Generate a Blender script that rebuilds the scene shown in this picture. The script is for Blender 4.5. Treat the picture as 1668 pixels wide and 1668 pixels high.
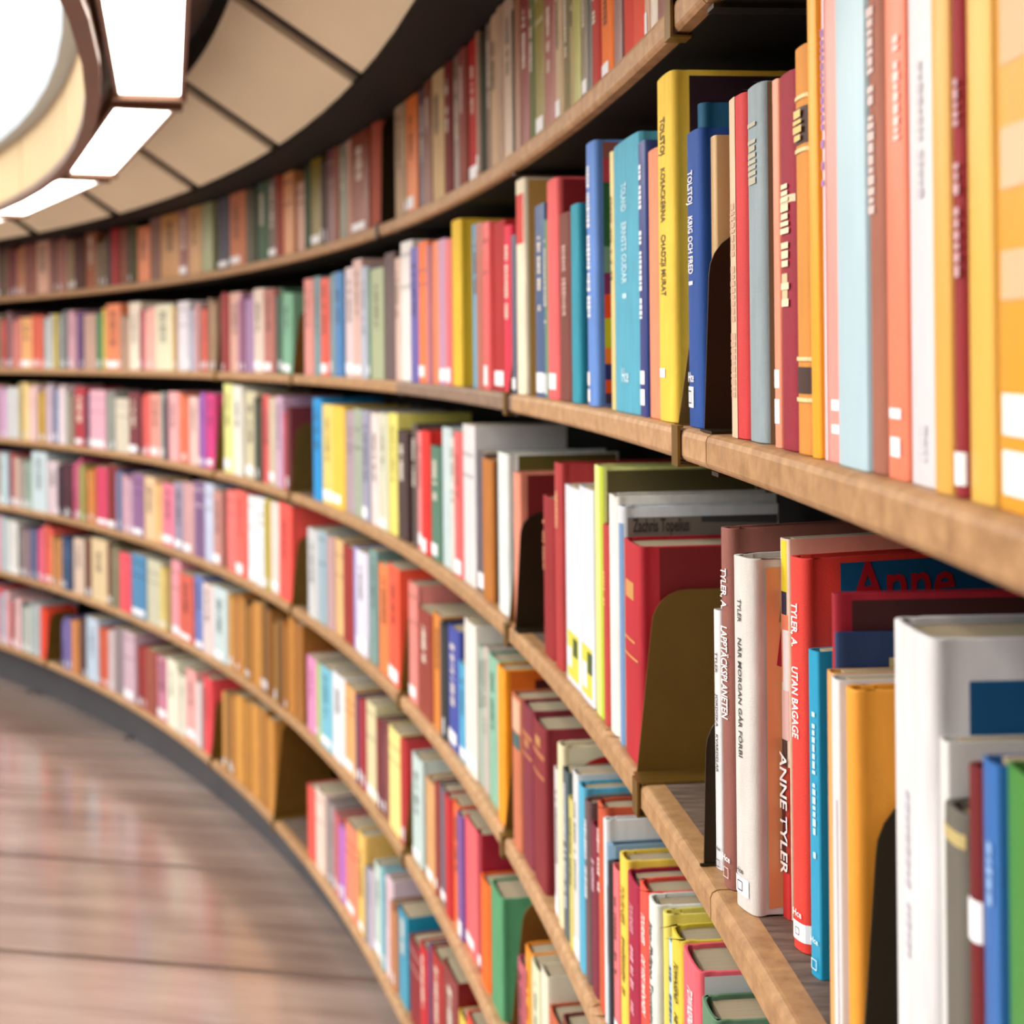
import bpy, bmesh, math, random, colorsys
from mathutils import Vector, Matrix
random.seed(11)
scene = bpy.context.scene
for o in list(bpy.data.objects):
    bpy.data.objects.remove(o, do_unlink=True)
col = scene.collection

# ------------------------------------------------------------------ camera, world, light, exposure
U = 0.29                      # metres between two shelves
FPX, PX, PY, ROLL = 2432.0, 834.0, 569.74, -0.010
RS = 32.33 * U                # radius of the shelf fronts (the room is a rotunda)
CX, CY = -31.769 * U, 0.3633 * U
EYE = 4.88 * U                # camera height above the floor
ZS = {1: 0.841, 2: -0.191, 3: -1.2, 4: -2.171, 5: -3.138, 6: -4.198}
ZS = {k: EYE + v * U for k, v in ZS.items()}     # tops of the shelf boards

cam = bpy.data.cameras.new('camera')
cam.sensor_width = 36.0
cam.lens = FPX / 1668.0 * 36.0
cam.shift_y = -(834.0 - PY) / 1668.0
cam.clip_start = 0.02
cam.dof.use_dof = True
cam.dof.focus_distance = 0.93
cam.dof.aperture_fstop = 9.0
co = bpy.data.objects.new('camera', cam)
col.objects.link(co)
co.matrix_world = Matrix.Translation((0, 0, EYE)) @ Matrix.Rotation(math.pi / 2, 4, 'X') @ Matrix.Rotation(ROLL, 4, 'Z')
scene.camera = co

world = bpy.data.worlds.new('sky')
scene.world = world
world.use_nodes = True
bg = world.node_tree.nodes['Background']
bg.inputs[0].default_value = (0.955, 0.985, 1.0, 1)
bg.inputs[1].default_value = 2.4
sun = bpy.data.lights.new('sun', 'SUN'); sun.energy = 0.95; sun.angle = math.radians(14); sun.color = (1.0, 0.955, 0.88)
suno = bpy.data.objects.new('sun', sun); col.objects.link(suno)
suno.rotation_euler = Vector((0.90, -0.22, -0.38)).to_track_quat('-Z', 'Y').to_euler()
LAMP_STRENGTH = 7.0

scene.view_settings.view_transform = 'Standard'
scene.view_settings.look = 'None'
scene.view_settings.gamma = 1.0
scene.view_settings.use_curve_mapping = False
scene.view_settings.exposure = 0.40
scene.cycles.max_bounces = 6
scene.cycles.diffuse_bounces = 3
scene.cycles.glossy_bounces = 3

# ------------------------------------------------------------------ pixel <-> place helpers
CR, SR = math.cos(ROLL), math.sin(ROLL)
def ray(x, y):
    u, v = x - PX, y - PY
    return Vector(((CR * u + SR * v) / FPX, 1.0, -(-SR * u + CR * v) / FPX))
def project(p):
    u = FPX * p[0] / p[1]; v = -FPX * (p[2] - EYE) / p[1]
    return PX + CR * u - SR * v, PY + SR * u + CR * v
def on_circle(x, y, R):
    d = ray(x, y)
    a = d.x ** 2 + 1; b = 2 * (-d.x * CX - CY); c = CX ** 2 + CY ** 2 - R * R
    t = (-b + math.sqrt(max(0, b * b - 4 * a * c))) / (2 * a)
    return d * t
def theta_of(p): return math.atan2(p[1] - CY, p[0] - CX)
def polar(R, th, z): return Vector((CX + R * math.cos(th), CY + R * math.sin(th), z))
def column(x, R, z):
    """point at radius R and height z that shows at pixel column x"""
    y = 700.0
    for _ in range(4):
        p = on_circle(x, y, R)
        y = project((p.x, p.y, z))[1]
    return Vector((p.x, p.y, z))
def on_plane(x, y, z):
    d = ray(x, y)
    t = (z - EYE) / d.z
    return Vector((d.x * t, t, z))
def arc_mid(th): return th * RS

# ------------------------------------------------------------------ materials
def lin(c): return tuple((v / 12.92) if v <= 0.04045 else ((v + 0.055) / 1.055) ** 2.4 for v in c)
MATS = {}
def nodes_of(m):
    m.use_nodes = True
    nt = m.node_tree
    return nt, nt.nodes['Principled BSDF']
def N(nt, t, **kw):
    n = nt.nodes.new(t)
    for k, v in kw.items(): setattr(n, k, v)
    return n
def mat(name, rgb, rough=0.55, metal=0.0, var=0.0, scale=(40, 40, 40), bump=0.0, bscale=300, spec=0.4, coat=0.0):
    if name in MATS: return MATS[name]
    m = bpy.data.materials.new(name); MATS[name] = m
    nt, b = nodes_of(m)
    c = lin([v / 255 for v in rgb])
    b.inputs['Roughness'].default_value = rough
    b.inputs['Metallic'].default_value = metal
    b.inputs['Specular IOR Level'].default_value = spec
    b.inputs['Coat Weight'].default_value = coat
    b.inputs['Base Color'].default_value = (*c, 1)
    if var > 0 or bump > 0:
        tc = N(nt, 'ShaderNodeTexCoord')
        mp = N(nt, 'ShaderNodeMapping'); mp.inputs['Scale'].default_value = scale
        nt.links.new(tc.outputs['Object'], mp.inputs['Vector'])
    if var > 0:
        nz = N(nt, 'ShaderNodeTexNoise'); nz.inputs['Scale'].default_value = 1.0; nz.inputs['Detail'].default_value = 6
        nt.links.new(mp.outputs[0], nz.inputs['Vector'])
        rp = N(nt, 'ShaderNodeValToRGB')
        rp.color_ramp.elements[0].position = 0.3; rp.color_ramp.elements[1].position = 0.72
        rp.color_ramp.elements[0].color = (*[v * (1 - var) for v in c], 1)
        rp.color_ramp.elements[1].color = (*[min(1, v * (1 + var)) for v in c], 1)
        nt.links.new(nz.outputs['Fac'], rp.inputs['Fac'])
        nt.links.new(rp.outputs[0], b.inputs['Base Color'])
    if bump > 0:
        n2 = N(nt, 'ShaderNodeTexNoise'); n2.inputs['Scale'].default_value = bscale; n2.inputs['Detail'].default_value = 2
        nt.links.new(tc.outputs['Object'], n2.inputs['Vector'])
        bp = N(nt, 'ShaderNodeBump'); bp.inputs['Strength'].default_value = bump; bp.inputs['Distance'].default_value = 0.001
        nt.links.new(n2.outputs['Fac'], bp.inputs['Height'])
        nt.links.new(bp.outputs[0], b.inputs['Normal'])
    return m

# how much light each row gets in the photograph: used once to turn the seen spine colours into paint colours
ROWLIGHT = {1: 0.85, 2: 1.16, 3: 1.20, 4: 1.16, 5: 1.10, 6: 1.05}
def paint(rgb, row):
    c = [v / 255 for v in rgb]
    l = lin(c)
    k = 1.0 / ROWLIGHT[row]
    m = sum(l) / 3
    l = [min(0.84, max(0.006, (m + (v - m) * 1.07) * k)) for v in l]
    return tuple(round(255 * (12.92 * v if v < 0.0031308 else 1.055 * v ** (1 / 2.4) - 0.055)) for v in l)
def book_mat(rgb, cloth=True):
    q = tuple(int(round(v / 4.0) * 4) for v in rgb)
    n = ('book cloth %02x%02x%02x' if cloth else 'book jacket %02x%02x%02x') % tuple(min(255, v) for v in q)
    if cloth: return mat(n, rgb, rough=0.62, var=0.10, scale=(90, 90, 18), bump=0.35, bscale=1400, spec=0.35)
    return mat(n, rgb, rough=0.36, var=0.05, scale=(50, 50, 12), spec=0.5)
def pages_mat():
    if 'book pages' in MATS: return MATS['book pages']
    m = bpy.data.materials.new('book pages'); MATS['book pages'] = m
    nt, b = nodes_of(m); b.inputs['Roughness'].default_value = 0.85
    tc = N(nt, 'ShaderNodeTexCoord'); mp = N(nt, 'ShaderNodeMapping'); mp.inputs['Scale'].default_value = (1800, 6, 6)
    nz = N(nt, 'ShaderNodeTexNoise'); nz.inputs['Scale'].default_value = 1; nz.inputs['Detail'].default_value = 2
    rp = N(nt, 'ShaderNodeValToRGB')
    rp.color_ramp.elements[0].color = (*lin((0.50, 0.43, 0.33)), 1); rp.color_ramp.elements[1].color = (*lin((0.74, 0.67, 0.55)), 1)
    nt.links.new(tc.outputs['Object'], mp.inputs[0]); nt.links.new(mp.outputs[0], nz.inputs['Vector'])
    nt.links.new(nz.outputs['Fac'], rp.inputs[0]); nt.links.new(rp.outputs[0], b.inputs['Base Color'])
    return m
def wood(name, a, bcol, scale, rough=0.5, coat=0.0, bump=0.25):
    if name in MATS: return MATS[name]
    m = bpy.data.materials.new(name); MATS[name] = m
    nt, b = nodes_of(m); b.inputs['Roughness'].default_value = rough; b.inputs['Coat Weight'].default_value = coat
    b.inputs['Coat Roughness'].default_value = 0.17; b.inputs['Coat IOR'].default_value = 1.65
    tc = N(nt, 'ShaderNodeTexCoord'); mp = N(nt, 'ShaderNodeMapping'); mp.inputs['Scale'].default_value = scale
    nz = N(nt, 'ShaderNodeTexNoise'); nz.inputs['Scale'].default_value = 1; nz.inputs['Detail'].default_value = 9; nz.inputs['Roughness'].default_value = 0.65
    rp = N(nt, 'ShaderNodeValToRGB')
    rp.color_ramp.elements[0].position = 0.33; rp.color_ramp.elements[1].position = 0.7
    rp.color_ramp.elements[0].color = (*lin([v / 255 for v in a]), 1); rp.color_ramp.elements[1].color = (*lin([v / 255 for v in bcol]), 1)
    bp = N(nt, 'ShaderNodeBump'); bp.inputs['Strength'].default_value = bump; bp.inputs['Distance'].default_value = 0.002
    L = nt.links.new
    L(tc.outputs['Object'], mp.inputs[0]); L(mp.outputs[0], nz.inputs['Vector']); L(nz.outputs['Fac'], rp.inputs[0])
    L(rp.outputs[0], b.inputs['Base Color']); L(nz.outputs['Fac'], bp.inputs['Height']); L(bp.outputs[0], b.inputs['Normal'])
    return m

EDGE = [wood('oiled shelf edge wood', (146, 106, 66), (186, 144, 98), (60, 60, 60), 0.5),
        wood('pale shelf edge wood', (156, 116, 76), (196, 154, 110), (60, 60, 60), 0.5),
        wood('worn grey shelf edge wood', (112, 88, 72), (152, 124, 100), (60, 60, 60), 0.5)]
BOARD = wood('worn shelf board wood', (66, 52, 44), (124, 104, 90), (25, 140, 25), 0.6)
DARKWOOD = mat('dark stained wood', (24, 17, 12), 0.6, var=0.3, scale=(8, 8, 30))
BLACKWOOD = mat('near-black wood', (11, 9, 7), 0.7, var=0.2, scale=(8, 8, 30), spec=0.2)  # near-black wood for shelf undersides, back panel and cornice
BRASS = mat('brass painted steel', (118, 88, 32), 0.42, metal=0.5, var=0.12, scale=(20, 20, 20), bump=0.15, bscale=900)
SHADED_BRASS = mat('dark bronze steel', (48, 38, 21), 0.4, metal=0.5, var=0.15, scale=(20, 20, 20))  # darker copy of the brass: shade on some bookends put into the colour
FRIEZE = mat('tan frieze veneer', (206, 178, 132), 0.7, var=0.08, scale=(1.2, 1.2, 4))
CREAM = mat('cream cove veneer', (250, 240, 208), 0.7, var=0.06, scale=(1.2, 1.2, 7))
TRIM = mat('brown lacquered trim', (112, 76, 52), 0.4, var=0.12, scale=(4, 4, 20))
WHITE = mat('white plaster', (244, 243, 240), 0.8)
GREYLIP = mat('grey blue ledge', (186, 196, 202), 0.6)
STICKER = mat('white paper label', (240, 240, 242), 0.5)
INK = mat('black ink', (28, 26, 26), 0.6)

# ------------------------------------------------------------------ mesh helpers
def link(name, me, m, parent=None, smooth=False):
    o = bpy.data.objects.new(name, me)
    if m is not None and not me.materials: me.materials.append(m)
    col.objects.link(o)
    if parent is not None: o.parent = parent
    if smooth:
        for p in me.polygons: p.use_smooth = True
    return o
def mesh(name, v, f):
    me = bpy.data.meshes.new(name); me.from_pydata(v, [], f); me.update(); return me
def empty(name, loc=(0, 0, 0), rz=0.0, lean=0.0):
    o = bpy.data.objects.new(name, None); o.empty_display_size = 0.02
    o.location = loc; o.rotation_euler = (0, lean, rz); col.objects.link(o); return o
def tag(o, label, cat, group=None):
    o['label'] = label; o['category'] = cat
    if group: o['group'] = group
def box_v(x0, x1, y0, y1, z0, z1):
    v = [(x0, y0, z0), (x1, y0, z0), (x1, y1, z0), (x0, y1, z0), (x0, y0, z1), (x1, y0, z1), (x1, y1, z1), (x0, y1, z1)]
    f = [(0, 3, 2, 1), (4, 5, 6, 7), (0, 1, 5, 4), (1, 2, 6, 5), (2, 3, 7, 6), (3, 0, 4, 7)]
    return v, f
def sweep(profile, th0, th1, n, closed=True):
    """revolve an (R, z) profile round the centre of the rotunda between two angles"""
    v, f = [], []
    k = len(profile)
    for i in range(n + 1):
        th = th0 + (th1 - th0) * i / n
        for R, z in profile: v.append(tuple(polar(R, th, z)))
    for i in range(n):
        for j in range(k if closed else k - 1):
            a = i * k + j; b = i * k + (j + 1) % k
            f.append((a, b, b + k, a + k))
    if closed and abs((th1 - th0) - 2 * math.pi) > 1e-6:
        f.append(tuple(range(k - 1, -1, -1))); f.append(tuple(n * k + j for j in range(k)))
    return v, f
def fix_normals(me):
    bm = bmesh.new(); bm.from_mesh(me); bmesh.ops.recalc_face_normals(bm, faces=bm.faces); bm.to_mesh(me); bm.free()
D2R = math.pi / 180

# lettering: made once per text as flat meshes, cap height 1
TEXTS = {}
def text_mesh(s):
    if s in TEXTS: return TEXTS[s]
    cu = bpy.data.curves.new('lettering', 'FONT'); cu.body = s; cu.size = 1.0; cu.resolution_u = 2; cu.offset = 0.018
    ob = bpy.data.objects.new('lettering', cu); col.objects.link(ob)
    dg = bpy.context.evaluated_depsgraph_get()
    me = bpy.data.meshes.new_from_object(ob.evaluated_get(dg))
    bpy.data.objects.remove(ob, do_unlink=True); bpy.data.curves.remove(cu)
    xs = [v.co.x for v in me.vertices]; ys = [v.co.y for v in me.vertices]
    x0, x1, y0 = min(xs), max(xs), min(0, min(ys)); h = 0.73
    for v in me.vertices:
        v.co.x = (v.co.x - x0) / (x1 - x0); v.co.y = v.co.y / h; v.co.z = 0
    me.materials.clear()
    TEXTS[s] = me
    return me
ALLTEXT = ['TOLSTOJ', 'KOSACKERNA', 'CHADZJI MURAT', 'KRIG OCH FRED', '1', 'TOLAND', 'ERNSTS GUDAR', 'Hce', 'LEO', 'TYLER, A.',
           'LAPPTÄCKSPLANETEN', 'TYLER', 'NÄR MORGAN GÅR FÖRBI', 'JORDISKA', 'KVARDELAR', 'UTAN BAGAGE', 'Anne', 'ANNE TYLER',
           'Zachris Topelius', 'TOURNIER', 'DE VISE MÄNNEN', 'Jean-Philippe Toussaint', 'TOWNSEND', 'HE', 'I', 'DRUM', 'OCKET']
for s in ALLTEXT: text_mesh(s)

# ================================================================== THE SETTING
TH0, TH1 = -14 * D2R, 56 * D2R
SEAM0 = 2.9 / 31.85            # angle of one upright seam; bays repeat
BAY = 3.065 / 31.85
seams = [SEAM0 + BAY * k for k in range(-3, 10)]
UU = U
# floor: wide boards laid straight across, each its own piece
floor = empty('floor'); floor['kind'] = 'structure'
fl_dir = math.atan2(-0.21, 1.0)
FL = [wood('floor wood %d' % i, a, b, (1.2, 12, 10), 0.24, 1.0, 0.03) for i, (a, b) in enumerate(
    [((136, 108, 94), (184, 156, 140)), ((144, 116, 102), (192, 164, 148)), ((128, 102, 88), (176, 148, 132))])]
W = 2.13 * U
ax = Vector((math.cos(fl_dir), math.sin(fl_dir), 0)); ay = Vector((-math.sin(fl_dir), math.cos(fl_dir), 0))
p0 = on_plane(0, 1392, 0.0)
off0 = p0.dot(ay)
cdot = Vector((CX, CY, 0))
Rfl = RS + 0.30
for k in range(-34, 24):
    y0 = off0 + k * W + 0.011; y1 = y0 + W - 0.022
    ym = (y0 + y1) / 2; dy = ym - cdot.dot(ay)
    if abs(dy) > Rfl - 0.3: continue
    hl = math.sqrt(Rfl ** 2 - dy ** 2); xc = cdot.dot(ax)
    v, f = box_v(xc - hl, xc + hl, y0, y1, -0.03, 0.0)
    o = link('floor_board', mesh('floor_board', v, f), FL[k % 3], floor)
    o.rotation_euler = (0, 0, fl_dir)
n = 96
sub = [(CX + (Rfl + .05) * math.cos(2 * math.pi * i / n), CY + (Rfl + .05) * math.sin(2 * math.pi * i / n), -0.034) for i in range(n)]
link('subfloor', mesh('subfloor', sub, [tuple(range(n))]), DARKWOOD, floor)

# wall behind the books, all the way round, and the white drum above the gallery
ZC = lambda z: EYE + z * U
v, f = sweep([(RS + 0.285, 0), (RS + 0.285, ZC(2.6))], 0, 2 * math.pi, 180, closed=False)
wb = link('wall_back', mesh('wall_back', v, f), mat('brown wall of books far off', (74, 50, 38), 0.7, var=0.5, scale=(9, 9, 3))); wb['kind'] = 'structure'
RI = RS - 1.87 * U
v, f = sweep([(RI + .01, ZC(2.33)), (RI + .01, ZC(2.33) + 3.2), (RI + .12, ZC(2.33) + 3.2), (RI + .12, ZC(2.33))], 0, 2 * math.pi, 180)
wd = link('wall_drum', mesh('wall_drum', v, f), WHITE); wd['kind'] = 'structure'
v, f = sweep([(RI - .035, ZC(2.10)), (RI - .035, ZC(2.33)), (RI + .10, ZC(2.33)), (RI + .10, ZC(2.10))], 0, 2 * math.pi, 180)
o = link('trim_1', mesh('trim_1', v, f), GREYLIP); o['kind'] = 'structure'
# cream inner frieze in panels
fr = empty('trim_2'); fr['kind'] = 'structure'
a = SEAM0 - BAY * 20
while a < SEAM0 + BAY * 40:
    v, f = sweep([(RI, ZC(1.56)), (RI, ZC(2.10)), (RI + .02, ZC(2.10)), (RI + .02, ZC(1.56))], a + .0006, a + BAY - .0006, 5)
    link('frieze_panel', mesh('frieze_panel', v, f), FRIEZE, fr)
    a += BAY
# brown fascia that hides the lamps from the hall
v, f = sweep([(RI, ZC(1.50)), (RI, ZC(1.56)), (RI + .02, ZC(1.56)), (RI + .02, ZC(2.3)), (RI + .030, ZC(2.3)), (RI + .030, ZC(1.62)), (RI + .026, ZC(1.60)), (RI + .026, ZC(1.50))], 0, 2 * math.pi, 180)
o = link('trim_3', mesh('trim_3', v, f), TRIM); o['kind'] = 'structure'
# ceiling over the bookcase: sloping cream cove of separate panels, dark battens between
ceil = empty('ceiling'); ceil['kind'] = 'structure'
RC0, ZC0, RC1, ZC1 = RS - 0.318 * U, ZC(1.593), RS - 1.05 * U, ZC(2.07)
GR = [s - 0.018 for s in seams]
nx, nz = (ZC1 - ZC0), (RC0 - RC1)
L_ = math.hypot(nx, nz); nx, nz = nx / L_ * .012, nz / L_ * .012
for g in [GR[0] - BAY * k for k in range(6, 0, -1)] + GR + [GR[-1] + BAY * k for k in range(1, 4)]:
    gw = 0.0052
    v, f = sweep([(RC0, ZC0), (RC1, ZC1), (RC1 + nx, ZC1 + nz), (RC0 + nx, ZC0 + nz)], g + gw, g + BAY - gw, 6)
    link('cove_panel', mesh('cove_panel', v, f), CREAM, ceil)
v, f = sweep([(RC0 + nx, ZC0 + nz), (RC1 + nx, ZC1 + nz), (RC1 + .0, ZC(2.34)), (RS + .28, ZC(2.34)), (RS + .28, ZC0 + nz)], -60 * D2R, 80 * D2R, 120)
link('cove_backing', mesh('cove_backing', v, f), mat('dark brown cove batten', (36, 25, 17), 0.6), ceil)
v, f = sweep([(RI + .05, ZC(2.30)), (RC1 - .002, ZC(2.30)), (RC1 - .002, ZC(2.34)), (RI + .05, ZC(2.34))], -60 * D2R, 80 * D2R, 120)
link('lamp_soffit', mesh('lamp_soffit', v, f), mat('brown lamp soffit', (84, 62, 46), 0.6), ceil)

# ceiling light boxes
GLOW = bpy.data.materials.new('lit lamp diffuser'); GLOW.use_nodes = True
b_ = GLOW.node_tree.nodes['Principled BSDF']
b_.inputs['Base Color'].default_value = (1, 1, 1, 1); b_.inputs['Emission Color'].default_value = (1.0, 0.93, 0.84, 1)
b_.inputs['Emission Strength'].default_value = LAMP_STRENGTH
LAMPN = {2: 'bright ceiling light box nearest the camera, above the top shelf', 3: 'second bright ceiling light box, slanting down to the left',
         4: 'third ceiling light box, narrow and farther off', 5: 'farthest ceiling light box at the left edge',
         1: 'ceiling light box just above the picture', 0: 'ceiling light box over the royal blue book', -1: 'ceiling light box over the near end of the bookcase', -2: 'ceiling light box above the camera', 6: 'ceiling light box left of the picture'}
LP = 7.8 * D2R
for k in range(-1, 7):
    c = 13.0 * D2R + LP * (k - 2)
    R0, R1, z0, z1 = RI + .034, RS - 1.34 * U, ZC(1.57), ZC(1.67)
    Rm = (R0 + R1) / 2; hw = (R1 - R0) / 2
    root = empty('ceiling_lamp', polar(Rm, c, z0), c - math.pi / 2)
    tag(root, LAMPN[k], 'lamp', 'ceiling light boxes above the bookcase')
    hl = LP * 0.46 * Rm
    t = .008
    v, f = [], []
    def addb(*a):
        q = len(v); vv, ff = box_v(*a); v.extend(vv); f.extend([tuple(i + q for i in r) for r in ff])
    addb(-hl, hl, -hw, -hw + t, 0, z1 - z0); addb(-hl, hl, hw - t, hw, 0, z1 - z0)
    addb(-hl, -hl + t, -hw + t, hw - t, 0, z1 - z0); addb(hl - t, hl, -hw + t, hw - t, 0, z1 - z0)
    addb(-hl + t, hl - t, -hw + t, hw - t, z1 - z0 - t, z1 - z0)
    link('housing', mesh('housing', v, f), TRIM, root)
    v, f = box_v(-hl + t, hl - t, -hw + t, hw - t, 0.004, 0.012)
    link('diffuser', mesh('diffuser', v, f), GLOW, root)
    for s in (-1, 1):
        v, f = box_v(s * hl - .012, s * hl + .012, -hw - .004, hw + .004, -.006, .03)
        link('end_cap', mesh('end_cap', v, f), TRIM, root)

# ================================================================== THE BOOKCASE
case = empty('curved_bookcase', (0, 0, 0))
tag(case, 'long curved wooden bookcase with six rows of books', 'bookcase')
THK = 0.078 * U
DEPTH = 0.275
EW = 0.019
for row in range(1, 7):
    z = ZS[row]
    for i in range(len(seams) - 1):
        a0, a1 = seams[i] + .00012, seams[i + 1] - .00012
        if a1 < -4 * D2R: continue
        nseg = 16
        pr = [(RS + EW, z - THK), (RS + EW, z), (RS + DEPTH, z), (RS + DEPTH, z - THK)]
        v, f = sweep(pr, a0, a1, nseg)
        me = mesh('shelf_board', v, f); b = link('shelf_board', me, BOARD, case)
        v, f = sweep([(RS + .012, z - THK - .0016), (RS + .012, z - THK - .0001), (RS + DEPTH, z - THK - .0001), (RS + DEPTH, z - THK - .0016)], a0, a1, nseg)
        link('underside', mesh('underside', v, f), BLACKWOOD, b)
        pe = [(RS + .001, z - THK + .002), (RS, z - THK + .004), (RS, z - .005), (RS + .0012, z - .0018), (RS + .004, z - .0003), (RS + .006, z), (RS + EW, z), (RS + EW, z - THK), (RS + .003, z - THK)]
        v, f = sweep(pe, a0, a1, nseg)
        me = mesh('edge_strip', v, f); fix_normals(me)
        th_mid = (a0 + a1) / 2
        kind = random.choice([0, 0, 1, 1, 0])
        if row == 2 and i == 4: kind = 2
        link('edge_strip', me, EDGE[kind], b)
        # steel strap under each seam
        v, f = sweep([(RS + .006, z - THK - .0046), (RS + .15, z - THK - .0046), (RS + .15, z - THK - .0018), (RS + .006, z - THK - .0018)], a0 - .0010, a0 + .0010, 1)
        link('seam_strap', mesh('seam_strap', v, f), SHADED_BRASS, case)
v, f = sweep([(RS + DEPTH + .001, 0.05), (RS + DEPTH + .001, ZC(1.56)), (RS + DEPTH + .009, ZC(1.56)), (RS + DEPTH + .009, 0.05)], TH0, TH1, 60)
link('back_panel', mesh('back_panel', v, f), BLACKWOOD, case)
PL = 0.36 * U
v, f = sweep([(RS + PL, 0.0), (RS + PL, ZS[6] - THK - .001), (RS + PL + .02, ZS[6] - THK - .001), (RS + PL + .02, 0.0)], TH0, TH1, 60)
link('plinth', mesh('plinth', v, f), mat('dark grey plinth', (74, 72, 74), 0.55, var=0.1, scale=(6, 6, 6)), case)
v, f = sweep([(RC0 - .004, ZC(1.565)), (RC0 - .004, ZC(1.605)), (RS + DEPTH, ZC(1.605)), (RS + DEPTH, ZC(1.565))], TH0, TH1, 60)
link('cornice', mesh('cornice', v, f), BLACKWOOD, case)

# ================================================================== BOOKENDS
def bookend(row, p, xf, ytop, label, kind, depth, clip, slant, side, gap):
    z = ZS[row]; th = theta_of(p)
    d = ray(xf, ytop); h = max(.09, EYE + d.z * p.y - z)
    root = empty('bookend', p, th - math.pi / 2)
    tag(root, label, 'bookend', 'steel bookends between the books')
    m = BRASS if kind == 'brass' else SHADED_BRASS
    t = .0016; r = .030; pts = [(0, 0.0005)]
    top = h; fx = slant * h
    cx_, cz_ = fx + r, top - r
    for k in range(7):
        a = math.pi - k / 6 * math.pi / 2
        pts.append((cx_ + r * math.cos(a), cz_ + r * math.sin(a)))
    cx2 = depth - r
    for k in range(7):
        a = math.pi / 2 - k / 6 * math.pi / 2
        pts.append((cx2 + r * math.cos(a), cz_ + r * math.sin(a)))
    pts.append((depth, 0.0005))
    nn = len(pts)
    v = [(-t / 2, y, zz) for y, zz in pts] + [(t / 2, y, zz) for y, zz in pts]
    f = [tuple(range(nn)), tuple(range(2 * nn - 1, nn - 1, -1))] + [(i, nn + i, nn + (i + 1) % nn, (i + 1) % nn) for i in range(nn)]
    me = mesh('blade', v, f); fix_normals(me)
    link('blade', me, m, root)
    bw = max(.003, min(.034, gap - .001))
    sg = lambda a, b: (a, b) if side > 0 else (-b, -a)
    v, f = box_v(*sg(t / 2, bw), -.003, depth * .9, 0.0004, .0018)
    link('base_plate', mesh('base_plate', v, f), m, root)
    if clip:
        ro = (p - Vector((CX, CY, z))).length - RS
        y0 = -ro
        v = []; f = []
        def ab(*a):
            q = len(v); vv, ff = box_v(*a); v.extend(vv); f.extend([tuple(i + q for i in rr) for rr in ff])
        ab(*sg(.011, .031), y0 - .0032, y0 - .0012, -THK - .004, .0018)
        ab(*sg(.011, .031), y0 - .0012, -.003, 0.0004, .0018)
        ab(*sg(.011, .031), y0 - .0012, y0 + .012, -THK - .004, -THK - .0024)
        link('shelf_clip', mesh('shelf_clip', v, f), m, root)
    return root

# ================================================================== BOOKS
CORN = .0034
def spine_y(s, w, bul, e=None):
    """depth of the spine surface at share s of the half width: flat middle, rounded shoulders"""
    e = CORN if e is None else e
    r = min(e * 1.5, w * .3) / (w / 2); q = max(0, abs(s) - (1 - r)) / r
    return -bul * (1 - s * s) + e * (1 - math.sqrt(max(0, 1 - q * q)))
def cover_mesh(w, D, H, hard, fine):
    t = 0.0026 if hard else 0.0008
    t = min(t, w * 0.25)
    bul = min(0.08 * w, 0.0014) if hard else min(0.04 * w, .0006)
    hw = w / 2
    k = 10 if fine else 6
    front = []
    for i in range(k + 1):
        a = math.pi * (i / k)
        cc = math.cos(a); e = CORN if hard else .0012
        front.append((hw * math.copysign(abs(cc) ** .8, cc) * (0.985 if hard else 1.0), spine_y(math.copysign(abs(cc) ** .8, cc), w, bul, e)))
    g = min(.0016, w * .1) if hard else 0
    if hard and fine:
        right = [(hw, D), (hw, .0135), (hw - g, .0095), (hw - g * .3, .0055)]
    else:
        right = [(hw, D), (hw, .008)]
    left = [(-x, y) for x, y in reversed(right)]
    outer = right + front + left
    inner = []
    for x, y in outer:
        if y > .0136: inner.append((x - t * (1 if x > 0 else -1), y))
        elif abs(x) > hw * .9 and y > .004: inner.append((x - t * (1 if x > 0 else -1), max(y, .006)))
        else: inner.append((x * (hw - t) / hw, max(y, -bul) + t + .001 if y > -bul * .2 else y + t))
    n = len(outer)
    v = []
    zt = H
    for zz in (0, zt):
        v += [(x, y, zz) for x, y in outer]; v += [(x, y, zz) for x, y in inner]
    f = []
    for i in range(n - 1):
        a, b = i, i + 1
        f.append((a, b, 2 * n + b, 2 * n + a))
        f.append((n + b, n + a, 3 * n + a, 3 * n + b))
        f.append((2 * n + a, 2 * n + b, 3 * n + b, 3 * n + a))
        f.append((b, a, n + a, n + b))
    for i in (0, n - 1):
        q = (i, n + i, 3 * n + i, 2 * n + i)
        f.append(q if i == n - 1 else tuple(reversed(q)))
    return v, f, t, bul
def hexs(rgb): return '%02x%02x%02x' % tuple(rgb)

def spine_quad(root, name, w, bul, x0, x1, z0, z1, m, lift=.0004):
    """flat label laid on the spine, following its curve; x0..x1 in -1..1 of the half width"""
    k = 8; v = []; hw = w / 2
    for zz in (z0, z1):
        for i in range(k + 1):
            s = x0 + (x1 - x0) * i / k
            v.append((s * hw * .985, spine_y(s, w, bul) - lift, zz))
    f = [(i, i + 1, k + 2 + i, k + 1 + i) for i in range(k)]
    return link(name, mesh(name, v, f), m, root)
def spine_text(root, s, w, bul, zt, zb, cap, m, off=0.0, name='spine_title'):
    """text running down the spine from height zt to zb; cap = letter height as share of the width"""
    me = text_mesh(s).copy(); me.materials.clear(); me.materials.append(m)
    o = bpy.data.objects.new(name, me); col.objects.link(o); o.parent = root
    ch = cap * w
    o.matrix_local = Matrix(((0, ch, 0, off * w - ch / 2), (0, 0, -1, -bul - .0005), (-(zt - zb), 0, 0, zt), (0, 0, 0, 1)))
    return o
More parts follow.
